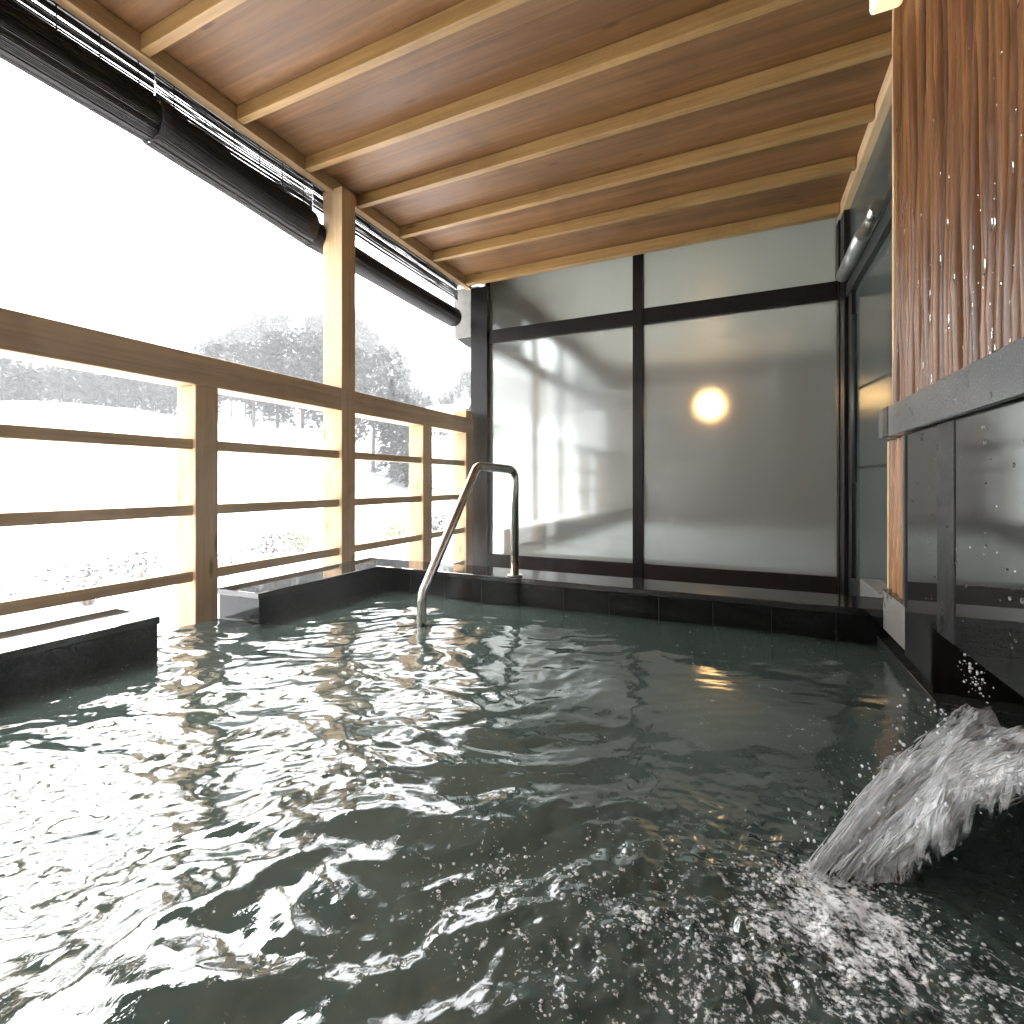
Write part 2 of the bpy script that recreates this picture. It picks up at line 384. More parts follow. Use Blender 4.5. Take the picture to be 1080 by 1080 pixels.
def build_water():
    x0, x1, y0, y1 = -1.93, 0.62, -1.3, 2.05
    def steps(a, b, lo, hi, fine, mid, far):
        v = [a]
        while v[-1] < b:
            p = v[-1]; v.append(p + (fine if lo <= p < hi else (mid if p > lo - 0.2 or a == x0 else far)))
        v = np.array(v); v[-1] = b; return v
    ys = steps(y0, y1, 0.36, 0.96, 0.0030, 0.0065, 0.02)
    xs = steps(x0, x1, -0.50, 0.46, 0.0032, 0.0065, 0.0065)
    X, Y = np.meshgrid(xs, ys)
    Z = WZ + water_height(X, Y)
    Xc, Yc = (X[:-1, 1:] + X[:-1, :-1])/2, (Y[1:, :-1] + Y[:-1, :-1])/2
    # keep: inside the curbs, plus the notch in the left curb and the spout trough
    keep = ((Xc > -1.715) | ((Yc > 0.985) & (Yc < 1.345))) & ((Xc < 0.435) | (Yc < 1.56))
    o = grid_mesh('water', X, Y, Z, M['water'], None, keep)
    dl = np.hypot(X - 0.10, (Y - 0.77)*1.1)
    f = 1.0*np.exp(-(dl/0.10)**2) + 0.62*np.exp(-((X+0.03)/0.17)**2 - ((Y-0.60)/0.13)**2) + 0.55*np.exp(-((X-0.22)/0.13)**2 - ((Y-0.66)/0.16)**2) + 0.35*np.exp(-((X+0.30)/0.12)**2 - ((Y-0.60)/0.09)**2) + 0.5*np.exp(-((X-0.47)/0.10)**2)*sstep(-Y, -1.4, -1.1)
    at_ = o.data.attributes.new('foam', 'FLOAT', 'POINT'); at_.data.foreach_set('value', f.astype(np.float32).ravel())
    return tag(o, kind='structure')
build_water()

# ------------------------------------------------------------------ curbs
def curb(label, x0, x1, y0, y1, lipx, lipy, mat='black_granite'):
    t = thing('stone_curb', label, 'curb', ((x0+x1)/2, (y0+y1)/2, -1.2), 'granite curbs round the bath')
    MB().box(x0 - 0.0, x1 - lipx, y0 + lipy[0], y1 - lipy[1], -1.2, CURB - 0.025).build('body', M[mat], t)
    MB().box(x0 - 0.003, x1, y0, y1, CURB - 0.025, CURB, 0.003).build('coping', M['wet_coping'], t)
    return t
curb('black granite curb at the left photo edge, in front of the nearest railing bay', -1.94, -1.70, -1.6, 0.99, 0.006, (0, 0.006))
curb('black granite curb beyond the gap, under the tall wooden post', -1.94, -1.70, 1.35, 2.05, 0.006, (0.006, 0))
e = thing('stone_curb', 'long black granite curb of tiled blocks along the glass partition', 'curb', (-0.7, 2.16, -1.2), 'granite curbs round the bath')
MB().box(-1.94, 0.62, 2.056, 2.27, -1.2, CURB - 0.025).build('body', M['black_granite_tiles'], e)
MB().box(-1.943, 0.623, 2.051, 2.273, CURB - 0.025, CURB, 0.003).build('coping', M['wet_coping'], e)
# deck behind the curbs
d = MB(); d.box(-2.30, 0.56, 2.28, GY + 0.2, DECK - 0.3, DECK); d.box(-2.30, -1.95, -1.6, 2.28, DECK - 0.3, DECK)
tag(d.build('deck', M['deck']), kind='structure')
tag(MB().box(-2.3, 0.9, -1.6, 2.25, -1.5, -1.21).build('pool_floor', M['black_granite']), kind='structure')

# ------------------------------------------------------------------ wooden railing
PY = [(-0.60, 0.10), (0.36, 0.10), (1.344, 0.10), (2.18, 0.11), (2.985, 0.115), (3.60, 0.11)]
rail = thing('wooden_railing', 'pale pine railing with three thin bars between square posts along the bath', 'railing', (RX - 0.07, 1.4, DECK))
for i, (y, w) in enumerate(PY):
    if i == 3: continue
    MB().box(RX - 0.125, RX, y, y + w, -0.95, 0.409, 0.004).build('post', M['pine_z'], rail)
segs = [(-1.5, 2.18), (2.29, 3.72)]
for a, b in segs:
    MB().box(RX - 0.13, RX + 0.002, a, b, 0.4095, 0.54, 0.005).build('top_rail', M['pine_y'], rail)
ends = [(-1.5, -0.60)] + [(PY[i][0] + PY[i][1], PY[i+1][0]) for i in range(5)]
for a, b in ends:
    for z in (0.161, -0.116, -0.393, -0.665):
        MB().box(RX - 0.055, RX - 0.018, a, b, z - 0.022, z + 0.022, 0.003).build('bar', M['pine_y'], rail)
# short stub post end next to the glass pillar
MB().box(RX - 0.12, RX, 3.60, 3.71, 0.5405, 0.60, 0.003).build('post_cap', M['pine_z'], rail)
tp = MB().box(RX - 0.14, RX + 0.004, 2.18, 2.29, -0.95, JB + 0.01, 0.004).build('wooden_post', M['pine_z'], None, (RX - 0.07, 2.235, -0.95))
tag(tp, 'tall square wooden post rising from the railing to the ceiling', 'post')

# ------------------------------------------------------------------ wooden ceiling
SB = 0.56        # inner face of the beam above the side door
ceil = thing('wooden_ceiling', 'brown board ceiling with pale joists over the bath', 'ceiling', (-0.8, 1.2, JB))
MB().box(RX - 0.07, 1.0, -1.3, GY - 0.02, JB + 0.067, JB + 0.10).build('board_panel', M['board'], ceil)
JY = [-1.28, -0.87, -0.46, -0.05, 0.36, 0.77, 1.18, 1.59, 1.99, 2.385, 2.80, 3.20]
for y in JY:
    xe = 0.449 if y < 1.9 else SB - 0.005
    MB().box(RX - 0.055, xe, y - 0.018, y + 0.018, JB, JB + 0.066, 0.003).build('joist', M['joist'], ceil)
MB().box(RX - 0.05, SB - 0.005, 3.67, 3.73, JB - 0.004, JB + 0.066, 0.003).build('joist', M['joist'], ceil)
MB().box(RX - 0.105, RX - 0.058, -1.3, 3.80, JB - 0.006, JB + 0.13, 0.003).build('eave_board', M['pine_y'], ceil)
MB().box(SB, SB + 0.075, 1.98, 3.73, JB - 0.012, JB + 0.066, 0.003).build('side_beam', M['pine_y'], ceil)
MB().box(RX - 0.35, 2.6, -1.35, GY + 0.2, JB + 0.14, JB + 0.34).build('roof_slab', M['dark_metal'], ceil)

# ------------------------------------------------------------------ rolled reed blinds
def blind(label, y0, y1, zr, rr, ztop, zbot, seed, skew=0.0, drop=0.0, pitch=0.0082):
    rnd = random.Random(seed)
    XB = -2.255
    t = thing('reed_blind', label, 'blind', (XB, (y0+y1)/2, zr), 'black reed blinds hung under the eave')
    # loose hanging part: thin reeds with slits of light between them
    mb = MB(); z = ztop; k = 0
    while z > zbot:
        sag = rnd.uniform(-0.002, 0.002); pts = []
        for i in range(9):
            y = y0 + (y1 - y0)*i/8
            pts.append((XB + 0.03 + rnd.uniform(-.002, .002), y, z + sag + rnd.uniform(-.0015, .0015) - 0.006*math.sin(math.pi*i/8)))
        mb.tube(pts, 0.0045 if rnd.random() < 0.85 else 0.005, 5)
        z -= pitch*rnd.choice([1, 1, 1.1, 1.5])
    mb.build('reed_screen', M['blind'], t)
    # the roll: coiled reeds, slightly uneven along its length
    mb = MB(); n = 84
    for j in range(n):
        a = 2*math.pi*j/n; r = rr*(0.97 + 0.05*math.sin(a*0.5)) + rnd.uniform(-.003, .003)
        pts = []
        for i in range(13):
            f = i/12; y = y0 + (y1-y0)*f
            rr2 = r*(1 + 0.05*math.sin(5*f + seed) - 0.05*f*skew)
            pts.append((XB + rr2*math.cos(a), y, zr + drop*(0.5-f) + rr2*1.05*math.sin(a) - 0.006*math.sin(math.pi*f)))
        mb.tube(pts, rnd.uniform(0.0026, 0.0046), 4)
    mb.tube([(XB, y0 + 0.003 + (y1-y0-0.006)*i/12, zr + drop*(0.5-i/12) - 0.006*math.sin(math.pi*i/12)) for i in range(13)], rr*0.93, 20)
    mb.build('roll', M['blind'], t)
    nc = max(2, round((y1-y0)/0.13))
    for i in range(nc):
        y = y0 + (y1-y0)*(i + 0.5)/nc
        mb = MB(); zr_ = zr; zr = zr_ + drop*(0.5 - (i + 0.5)/nc)
        mb.tube([(XB + 0.038, y, ztop + 0.02), (XB + 0.040, y + rnd.uniform(-.004, .004), zbot), (XB + rr*0.75, y, zr + rr*0.72)], 0.0026, 5)
        mb.build('cord', M['blind'], t); zr = zr_
    for i in range(2):
        y = y0 + (y1-y0)*(0.2 + 0.6*i)
        MB().box(XB + 0.02, XB + 0.045, y - 0.01, y + 0.01, ztop, JB + 0.138).build('hanger', M['dark_metal'], t)
blind('black reed blind rolled up at the top left corner', -1.25, 1.27, 1.540, 0.086, 1.785, 1.60, 1, 0, 0.03, 0.0094)
blind('black reed blind rolled up between the left blind and the tall post', 1.275, 2.115, 1.492, 0.084, 1.785, 1.55, 2, 0, 0.06, 0.0094)
blind('black reed blind rolled up beyond the tall post, bright gaps above its roll', 2.12, 3.72, 1.432, 0.070, 1.785, 1.575, 3, 0.6, 0.015, 0.0088)

tag(MB().box(-2.28, 0.70, -1.62, -1.50, -1.2, JB + 0.13).build('rear_fill_wall', M['fill_white_plaster']), 'unseen white wall opposite the glass partition, added to stop glare and bounce fill light', 'wall')  # unseen wall, added to hide a bright reflection and bounce fill light
# ------------------------------------------------------------------ glass partition
gp = thing('glass_partition', 'dark framed glass partition with misted panes closing the far end', 'glass wall', (-0.7, GY + 0.05, DECK))
F = M['frame']
MB().box(-2.125, -1.965, GY - 0.03, GY + 0.09, DECK - 0.2, JB - 0.005, 0.003).build('pillar', F, gp)
MB().box(0.562, 0.67, GY - 0.035, GY + 0.09, DECK, JB - 0.005, 0.003).build('pillar', F, gp)
MB().box(-0.743, -0.668, GY - 0.012, GY + 0.065, DECK, 1.78, 0.002).build('mullion', F, gp)
for a, b in ((-1.965, -0.743), (-0.668, 0.562)):
    MB().box(a, b, GY - 0.004, GY + 0.056, 1.185, 1.30, 0.002).build('transom', F, gp)
    MB().box(a, b, GY - 0.002, GY + 0.054, DECK, -0.61, 0.002).build('bottom_rail', M['brown_frame'], gp)
    MB().box(a, b, GY + 0.024, GY + 0.030, -0.61, 1.185).build('pane', M['pane'], gp)
    MB().box(a, b, GY + 0.024, GY + 0.030, 1.30, 1.80).build('upper_pane', M['clear_pane'], gp)

# side door wall
SX = 0.60
sd = thing('side_glass_door', 'narrow glass side door with dark frame beside the wooden panel', 'glass door', (SX + 0.03, 2.9, DECK))
MB().box(SX, SX + 0.05, 1.98, GY - 0.036, 1.31, JB - 0.014).build('header_pane', M['side_pane'], sd)
MB().box(SX - 0.02, SX + 0.05, 1.98, GY - 0.036, 1.13, 1.21, 0.002).build('transom', M['grey_frame'], sd)
MB().box(SX - 0.03, SX + 0.05, 3.62, GY - 0.037, DECK, JB - 0.014, 0.002).build('stile', F, sd)
MB().box(SX - 0.012, SX + 0.035, 3.50, 3.60, DECK, 1.128, 0.002).build('stile', F, sd)
MB().box(SX + 0.008, SX + 0.014, 1.98, 3.50, DECK + 0.2, 1.128).build('pane', M['side_pane'], sd)
MB().box(SX - 0.02, SX + 0.05, 1.98, 3.50, DECK, DECK + 0.2, 0.002).build('bottom_rail', M['grey_frame'], sd)
h = MB(); h.tube([(SX - 0.075, 3.06, 0.86), (SX - 0.075, 3.06, 0.0)], 0.013, 12); ho = h.build('handle', M['grey_frame'], sd)
for z in (0.55, 0.09):
    k = MB(); k.tube([(SX - 0.075, 3.06, z), (SX - 0.012, 3.5, z)], 0.008, 8); k.build('handle_bracket', F, sd)
c = MB(); c.tube([(SX - 0.05, 3.54, 1.235), (SX - 0.05, 2.98, 1.235)], 0.036, 16)
tc_ = c.build('door_closer', M['silver'], sd)
c = MB(); c.tube([(SX - 0.045, 2.96, 1.24), (SX - 0.045, 2.72, 1.24)], 0.03, 14); c.build('closer_end', M['steel'], sd)

# ------------------------------------------------------------------ bath house behind the glass
bh = thing('bath_house', 'grey indoor bath room seen through the misted glass', 'bath house', (0, 6, -1.3))
W = 8.05
MB().box(-2.2, 2.4, W, W + 0.15, -1.3, 1.84).build('far_wall', M['plaster'], bh)
MB().box(2.25, 2.4, 1.9, W - 0.003, -1.3, 1.84).build('side_wall', M['teal_plaster'], bh)
MB().box(0.70, 2.247, 1.86, 1.97, -1.3, 1.70).build('end_wall', M['teal_plaster'], bh)
c = MB(); c.box(-2.2, 2.4, GY + 0.10, W + 0.15, 1.845, 1.95); c.build('ceiling', M['slats'], bh)
MB().box(0.70, 2.247, 1.972, GY + 0.098, 1.705, 1.80).build('side_ceiling', M['slats'], bh)
c = MB(); c.box(-1.9, 2.247, GY + 0.1, W - 0.003, -1.3, -0.9); c.box(0.68, 2.247, 1.972, GY + 0.097, -1.3, -0.9); c.build('floor', M['deck'], bh)
c = MB(); c.box(-1.95, -1.80, GY + 0.25, W - 0.01, -1.3, -0.42); c.build('sill_wall', M['plaster'], bh)
c = MB(); c.box(-2.05, -1.97, GY + 0.1, W - 0.005, 1.66, 1.843); c.build('window_head', M['frame'], bh)
c = MB(); c.box(-2.045, -1.975, GY + 0.1, W - 0.005, 1.14, 1.26); c.build('window_transom', M['frame'], bh)
for y in (4.92, 5.70, 6.48, 7.25, 7.95):
    MB().box(-2.04, -1.98, y, y + 0.09, -0.42, 1.14).build('window_mullion', M['frame'], bh)
    MB().box(-2.04, -1.98, y, y + 0.07, 1.26, 1.66).build('window_mullion', M['frame'], bh)
wg = MB().box(-2.012, -2.006, GY + 0.11, W - 0.01, -0.42, 1.66).build('window_pane', M['misted_window'], bh)
iw = MB().box(-1.79, 2.24, GY + 0.3, W - 0.01, -0.78, -0.62).build('indoor_water', simple('pale_milky_water', (0.55, 0.58, 0.60), 0.12), bh)
# round wall lamp
wl = thing('round_wall_lamp', 'round glowing globe lamp on the grey wall behind the glass', 'lamp', (-0.42, W, 1.145))
g = MB(); g.ball((-0.42, W - 0.10, 1.145), 0.165, 24, 14); g.build('globe', M['lamp'], wl)
g = MB(); g.tube([(-0.42, W - 0.03, 1.145), (-0.42, W - 0.001, 1.145)], 0.09, 20); g.build('mount', M['white_box'], wl)
# box lamp near the ceiling on the wooden panel
bl = thing('box_wall_lamp', 'yellow glowing box lamp at the top of the wooden panel', 'lamp', (0.39, 1.78, 1.55))
MB().box(0.345, 0.425, 1.60, 1.80, 1.385, 1.60, 0.012).build('shade', M['shade'], bl)
MB().box(0.37, 0.425, 1.66, 1.76, 1.601, 1.63).build('mount', M['dark_metal'], bl)
# outside: off-white soffit box by the end of the blinds
ob = thing('soffit_box', 'off-white box end of the roof beside the glass pillar', 'roof box', (-2.27, 4.1, 1.3))
MB().box(-2.38, -2.13, GY + 0.12, 5.0, 1.31, 1.76, 0.01).build('box', M['white_box'], ob)
c = MB(); c.add([(-2.36, GY+.13, 1.309), (-2.14, GY+.13, 1.309), (-2.14, 4.99, 1.309), (-2.36, 4.99, 1.309), (-2.24, GY+.13, 1.22), (-2.14, GY+.13, 1.22), (-2.14, 4.99, 1.22), (-2.24, 4.99, 1.22)],
    [(0,1,2,3),(7,6,5,4),(0,4,5,1),(1,5,6,2),(2,6,7,3),(3,7,4,0)]); c.build('flashing', M['dark_metal'], ob)
# concrete base of the building down to the snow
tag(MB().box(-2.28, 3.2, -2.5, 9.0, -6.5, -1.52).build('foundation', M['plaster']), 'grey concrete foundation wall under the bath', 'foundation')
tag(MB().box(0.72, 0.86, -2.4, 1.85, -1.5, JB + 0.08).build('back_wall', M['plaster']), 'plain grey wall carrying the wooden panel', 'wall')

# ------------------------------------------------------------------ wooden stick panel
def sticks(name, y0, y1, z0, z1, xf, mat, parent, seed, wmin=0.010, wmax=0.026):
    rnd = random.Random(seed); mb = MB(); y = y1
    while y > y0:
        w = wmin + (wmax - wmin)*rnd.random()**1.4
        if y - w < y0: w = y - y0 + 1e-4
        nz = max(6, int((z1 - z0)/0.03)); ph = rnd.uniform(0, 9); dep = rnd.uniform(-0.2, 1.3)
        knots = [(rnd.uniform(z0, z1), rnd.uniform(0.2, 0.5)) for _ in range(3)]
        ns = 7; vs = []
        for i in range(nz + 1):
            z = z0 + (z1-z0)*i/nz
            r = w/2*(1 + 0.10*math.sin(z*7 + ph) + 0.06*math.sin(z*19 + 2*ph))
            for kz, ks in knots: r *= 1 + ks*0.6*math.exp(-((z-kz)/0.018)**2)
            yc = y - w/2 + 0.0025*math.sin(z*4 + ph)
            xo = xf - 0.004*math.sin(z*5.5 + ph*2) - dep*0.007
            for j in range(ns):
                a = math.pi*j/(ns-1)
                vs.append((xo + 0.014 - math.sin(a)*(r*1.05 + 0.008), yc + math.cos(a)*r*0.99, z))
        fs = [(i*ns+j, (i+1)*ns+j, (i+1)*ns+j+1, i*ns+j+1) for i in range(nz) for j in range(ns-1)]
        mb.add(vs, fs, True)
        mb.add([vs[j] for j in range(ns)], [tuple(range(ns))])
        y -= w
    return mb.build(name, mat, parent)
wp = thing('stick_cladding', 'wet brown panel of split upright sticks above the granite shelf', 'wall panel', (0.5, 1.1, 0.23))
sticks('sticks', 0.25, 1.945, 0.236, JB + 0.08, 0.449, M['log'], wp, 5, 0.013, 0.026)
MB().box(0.462, 0.60, 0.25, 1.944, 0.236, JB + 0.08).build('backing', M['bark'], wp)
MB().box(0.438, 0.60, 1.946, 1.962, 0.236, JB + 0.08, 0.002).build('edge_board', M['pine_z'], wp)
lw = thing('stick_cladding', 'narrow orange strip of upright sticks below the granite shelf', 'wall panel', (0.5, 1.95, -0.36))
sticks('sticks', 1.80, 2.06, -0.358, 0.139, 0.462, M['stripwood'], lw, 9, 0.02, 0.034)
MB().box(0.470, 0.59, 1.80, 2.059, -0.358, 0.139).build('backing', M['stripwood'], lw)
MB().box(0.450, 0.59, 2.061, 2.076, -0.358, 0.139, 0.002).build('edge_board', M['pine_z'], lw)

# ------------------------------------------------------------------ granite wall, shelf and spout
GX = 0.43
gw = thing('granite_wall', 'polished black granite wall with water drops above the spout', 'stone wall', (GX + 0.05, 1.0, -0.36))
c = MB(); c.box(GX, 0.60, 0.2, 1.416, -0.36, 0.139); c.box(GX, 0.60, 1.52, 1.775, -0.36, 0.139); c.build('slab', M['polished_granite'], gw)
MB().box(GX - 0.0025, 0.60, 1.4165, 1.5195, -0.36, 0.139, 0.001).build('reflection_strip', M['dark_joint_and_reflection'], gw)  # dark strip stands in for a partition upright mirrored in the slab
MB().box(GX - 0.004, 0.60, 1.776, 1.792, -0.36, 0.139, 0.002).build('edge_strip', M['grey_frame'], gw)
# below: solid face beyond the spout mouth
c = MB(); c.box(GX, 0.66, 1.572, 1.79, -0.50, -0.361); c.build('base', M['wet_granite'], gw)
c = MB(); c.box(GX + 0.002, 0.66, 1.568, 1.5715, -1.2, -0.361); c.build('spout_cheek', M['frame'], gw)
sh = thing('granite_shelf', 'grey granite shelf below the wet wooden panel', 'shelf', (0.45, 1.1, 0.14))
MB().box(0.408, 0.60, 0.2, 1.875, 0.142, 0.234, 0.003).build('slab', M['shelf_granite'], sh)
MB().box(0.4055, 0.60, 1.8755, 1.925, 0.142, 0.2345, 0.002).build('joint_block', M['dark_joint_and_reflection'], sh)
MB().box(0.408, 0.60, 1.9255, 1.99, 0.1425, 0.234, 0.003).build('end_block', M['shelf_granite'], sh)
bk = thing('granite_step', 'low granite step with a light grey face at the end of the spout', 'step', (0.52, 2.0, -0.49))
MB().box(GX + 0.003, 0.66, 1.791, 2.049, -0.49, -0.3605, 0.002).build('face_stone', M['grey_granite'], bk)
MB().box(GX + 0.001, 0.66, 1.797, 2.049, -0.3595, -0.357).build('top_stone', M['black_granite'], bk)
bk2 = tag(MB().box(0.53, 0.72, 2.30, 2.95, -0.62, -0.47, 0.003).build('stone_block', M['grey_granite'], None, (0.6, 2.5, -0.62)), 'small grey stone block behind the far curb, at the foot of the side door', 'stone block')
cp = thing('pool_ledge', 'low black ledge just above the water in front of the granite step', 'ledge', (0.45, 1.8, -0.8))
c = MB(); c.box(0.418, 0.66, 1.50, 2.05, -1.2, -0.522, 0.003); c.build('ledge_stone', M['wet_granite'], cp)
c = MB(); c.box(0.423, 0.438, 1.30, 1.499, -1.2, -0.535, 0.002); c.build('lip', M['wet_granite'], cp)
# dark cavity of the spout
c = MB(); c.box(0.64, 0.70, 0.2, 1.567, -1.2, -0.362); c.build('spout_back', M['frame'], gw)

# drops on the granite and on the sticks
def drops(name, n, fx, fy, fz, rmin, rmax, label, mat, seed, stretch=1.3):
    rnd = random.Random(seed); mb = MB()
    for _ in range(n):
        y = fy(rnd); z = fz(rnd); r = rmin + (rmax-rmin)*rnd.random()**2.5
        mb.ball((fx(rnd), y, z), r, 7, 5, (0.45, 1, stretch if rnd.random() < 0.6 else 1))
    o = mb.build(name, mat); tag(o, label, 'water drops', kind='stuff'); return o
_cl = [(1.05 + 0.55*random.random(), -0.3 + 0.42*random.random()) for _ in range(16)]
def _clz(rnd): return rnd.uniform(-0.30, 0.13)
drops('water_drops', 90, lambda r: GX - 0.0005, lambda r: 0.9 + 0.86*r.random(), _clz, 0.0012, 0.0046, 'clear water drops beaded on the polished granite wall', M['drop'], 3)
drops('water_drops', 40, lambda r: 0.4078, lambda r: 0.9 + 0.95*r.random(), lambda r: r.uniform(0.15, 0.225), 0.0012, 0.004, 'clear water drops beaded on the granite shelf front', M['drop'], 4)
drops('water_drops', 230, lambda r: 0.436, lambda r: 0.85 + 1.05*r.random(), lambda r: 0.25 + 1.1*r.random()**1.6, 0.0010, 0.0042, 'bright water drops hanging on the wet wooden sticks', M['drop'], 5, 4.5)

# ------------------------------------------------------------------ falling water
def S(s): return Vector((0.40 + 0.05*s, 1.36 - 0.44*s, -0.500 + 0.10*s))
def E(s): return Vector((0.062 + 0.12*s, 0.785 + 0.06*s, WZ - 0.006))
def fall_pt(s, t, rnd_off=0.0):
    p = S(s).lerp(E(s), t); b = (0.045 + 0.055*s)*4*t*(1-t)*0.55
    return p + Vector((0, 0, b + rnd_off))
def waterfall():
    rnd = random.Random(21)
    wf = thing('waterfall', 'white rush of water pouring from the spout into the bath', 'waterfall', (0.25, 1.0, WZ))
    # body of the stream
    ns, ntt = 170, 200
    s = np.linspace(0, 1, ns); t = np.linspace(-0.12, 1, ntt)
    Sg, Tg = np.meshgrid(s, t)
    X = (0.40+0.05*Sg)*(1-Tg) + (0.062+0.12*Sg)*Tg + 0.018*gn(Sg*3, Tg*5, 27); Yv = (1.36-0.44*Sg)*(1-Tg) + (0.785+0.06*Sg)*Tg + 0.020*gn(Sg*4, Tg*6, 28)
    Z = (-0.5+0.10*Sg)*(1-Tg) + (WZ-0.008)*Tg + (0.045+0.055*Sg)*4*Tg*(1-Tg)*0.55
    nz = 0.040*gn(Sg*4, Tg*1.7, 21) + 0.016*gn(Sg*13, Tg*2.2, 22) + 0.007*gn(Sg*34, Tg*3.6, 23) + 0.0035*gn(Sg*75, Tg*8, 24)
    nz = nz - 0.035*(np.clip(Tg-0.75, 0, 1)/0.25)*np.clip(gn(Sg*6, Tg*1.5, 29)+0.25, 0, 1)
    Z = Z + nz - 0.02*(np.abs(Sg*2-1)**6)
    ss = grid_mesh('stream_sheet', X - 0.25, Yv - 1.0, Z - WZ, M['foamwater'], wf)
    ed = np.minimum(np.minimum(Sg, 1-Sg)/0.16, np.minimum(1.0, (1.02-Tg)/0.15))
    at_ = ss.data.attributes.new('body', 'FLOAT', 'POINT'); at_.data.foreach_set('value', np.clip(ed, 0, 1).astype(np.float32).ravel())
    for q in (1, 2):
        nq = 0.040*gn(Sg*4, Tg*1.7, 21) + 0.030*gn(Sg*7 + q*5, Tg*2.6, 60+q) + 0.012*gn(Sg*20, Tg*5, 62+q) + 0.005*gn(Sg*50, Tg*9, 64+q)
        Z2 = (-0.5+0.10*Sg)*(1-Tg) + (WZ-0.012)*Tg + (0.045+0.055*Sg)*4*Tg*(1-Tg)*0.55 + nq - 0.02*(np.abs(Sg*2-1)**6) + 0.006*q
        s2 = grid_mesh('stream_sheet', X + 0.012*q*gn(Sg*5, Tg*4, 66+q) - 0.25, Yv - 1.0, Z2 - WZ, M['foamwater'], wf)
        torn = np.clip(np.minimum(np.minimum(Sg, 1-Sg)/0.10, np.minimum(1.0, (1.02-Tg)/0.15)), 0, 1)*(0.35 + 0.65*sstep(gn(Sg*6 + 3*q, Tg*2.5, 70+q), -0.25, 0.25))
        a2 = s2.data.attributes.new('body', 'FLOAT', 'POINT'); a2.data.foreach_set('value', torn.astype(np.float32).ravel())
    # strands thrown along the stream
    mb = MB()
    for _ in range(450):
        s0 = rnd.uniform(0.03, 0.97); t0 = rnd.uniform(-0.1, 0.94); ln = rnd.uniform(0.05, 0.20); off = rnd.gauss(0.004, 0.010) + float(0.040*gn(np.array([s0*4]), np.array([(t0+0.05)*1.7]), 21)[0])
        t1 = min(1.02, t0 + ln); k = 7; r = rnd.uniform(0.0003, 0.0012)
        ds = rnd.uniform(-0.025, 0.025)
        pts = [fall_pt(s0 + ds*i/(k-1), t0 + (t1-t0)*i/(k-1), off + 0.0006*math.sin(i*1.7 + s0*40)) for i in range(k)]
        rad = [r*(0.25 + math.sin(math.pi*(i+0.3)/(k-0.4))) for i in range(k)]
        mb.tube(pts, rad, 5, False)
    mb.build('strands', M['bubble'], wf)
    # flow along the ledge from the right towards the mouth
    mb = MB()
    for _ in range(260):
        x = rnd.uniform(0.43, 0.60); y = rnd.uniform(0.75, 1.30); z = -0.50 + 0.07*(1.3-y)/0.5 + rnd.gauss(0, 0.006)
        a = rnd.uniform(0.6, 1.3); l = rnd.uniform(0.02, 0.09)
        pts = [(x - l*math.cos(a)*i/4, y - l*0.4*i/4 + 0.002*math.sin(i*2+x*99), z + 0.006*math.sin(i*1.3 + y*50)) for i in range(5)]
        mb.tube(pts, [rnd.uniform(0.0006, 0.0018)*(0.4 + math.sin(math.pi*(i+.5)/5)) for i in range(5)], 5, False)
    for _ in range(80):
        c_ = rnd.choice([(0.47, 1.47, -0.385), (0.46, 1.44, -0.41), (0.46, 1.40, -0.40), (0.45, 1.35, -0.43), (0.46, 1.42, -0.44)])
        mb.ball((rnd.gauss(c_[0], .008), rnd.gauss(c_[1], .014), min(-0.365, rnd.gauss(c_[2], .010))), 0.0007 + 0.0022*rnd.random()**2.5, 7, 5, (1, rnd.uniform(.8, 1.8), rnd.uniform(.7, 1.5)))
    mb.build('spout_spray', M['foam'], wf)['kind'] = 'stuff'
    xs = np.linspace(0.42, 0.64, 50); ys = np.linspace(0.55, 1.34, 120); X, Y = np.meshgrid(xs, ys)
    Z = -0.508 + 0.075*np.clip((1.34-Y)/0.5, 0, 1) + 0.010*gn(X*14, Y*11, 31) + 0.006*gn(X*40, Y*30, 32)
    sf = grid_mesh('spout_flow', X - 0.25, Y - 1.0, Z - WZ, M['foamwater'], wf)
    at_ = sf.data.attributes.new('body', 'FLOAT', 'POINT'); at_.data.foreach_set('value', np.clip((X-0.42)/0.03, 0.3, 1).astype(np.float32).ravel())
def foamwater():
    """water full of air: white streaks where air is whipped in, dark clear water between"""
    m, nt, b = new_mat('streaked_aerated_water')
    # streaks run along the fall direction (roughly -0.5, -0.85)
    tc = nt.nodes.new('ShaderNodeTexCoord'); mp = nt.nodes.new('ShaderNodeMapping'); L(nt, tc.outputs['Object'], mp.inputs[0])
    mp.vector_type = 'TEXTURE'; mp.inputs['Rotation'].default_value = (0, 0, math.radians(56)); mp.inputs['Scale'].default_value = (0.20, 0.008, 0.04)
    n = noise(nt, mp.outputs[0], 1.0, 5, 0.65, 0.6)
    r = ramp(nt, n, [(0.32, (0.42, 0.425, 0.43)), (0.46, (0.94, 0.965, 0.99))])
    L(nt, r.outputs[0], b.inputs['Base Color']); b.inputs['Roughness'].default_value = 0.10; b.inputs['IOR'].default_value = 1.5
    bump(nt, n, b, 1.0, 0.02)
    # clear film where little air is mixed in
    n2 = noise(nt, mp.outputs[0], 0.55, 3, 0.6, 0.5)
    at = N(nt, 'ShaderNodeAttribute', attribute_name='body')
    e1 = N(nt, 'ShaderNodeMath', operation='MULTIPLY_ADD'); L(nt, at.outputs['Fac'], e1.inputs[0]); e1.inputs[1].default_value = 0.34; L(nt, n, e1.inputs[2])
    al = ramp(nt, e1.outputs[0], [(0.52, 0.0), (0.84, 0.95)]); L(nt, al.outputs[0], b.inputs['Alpha'])
    return m
M['foamwater'] = foamwater()
waterfall()

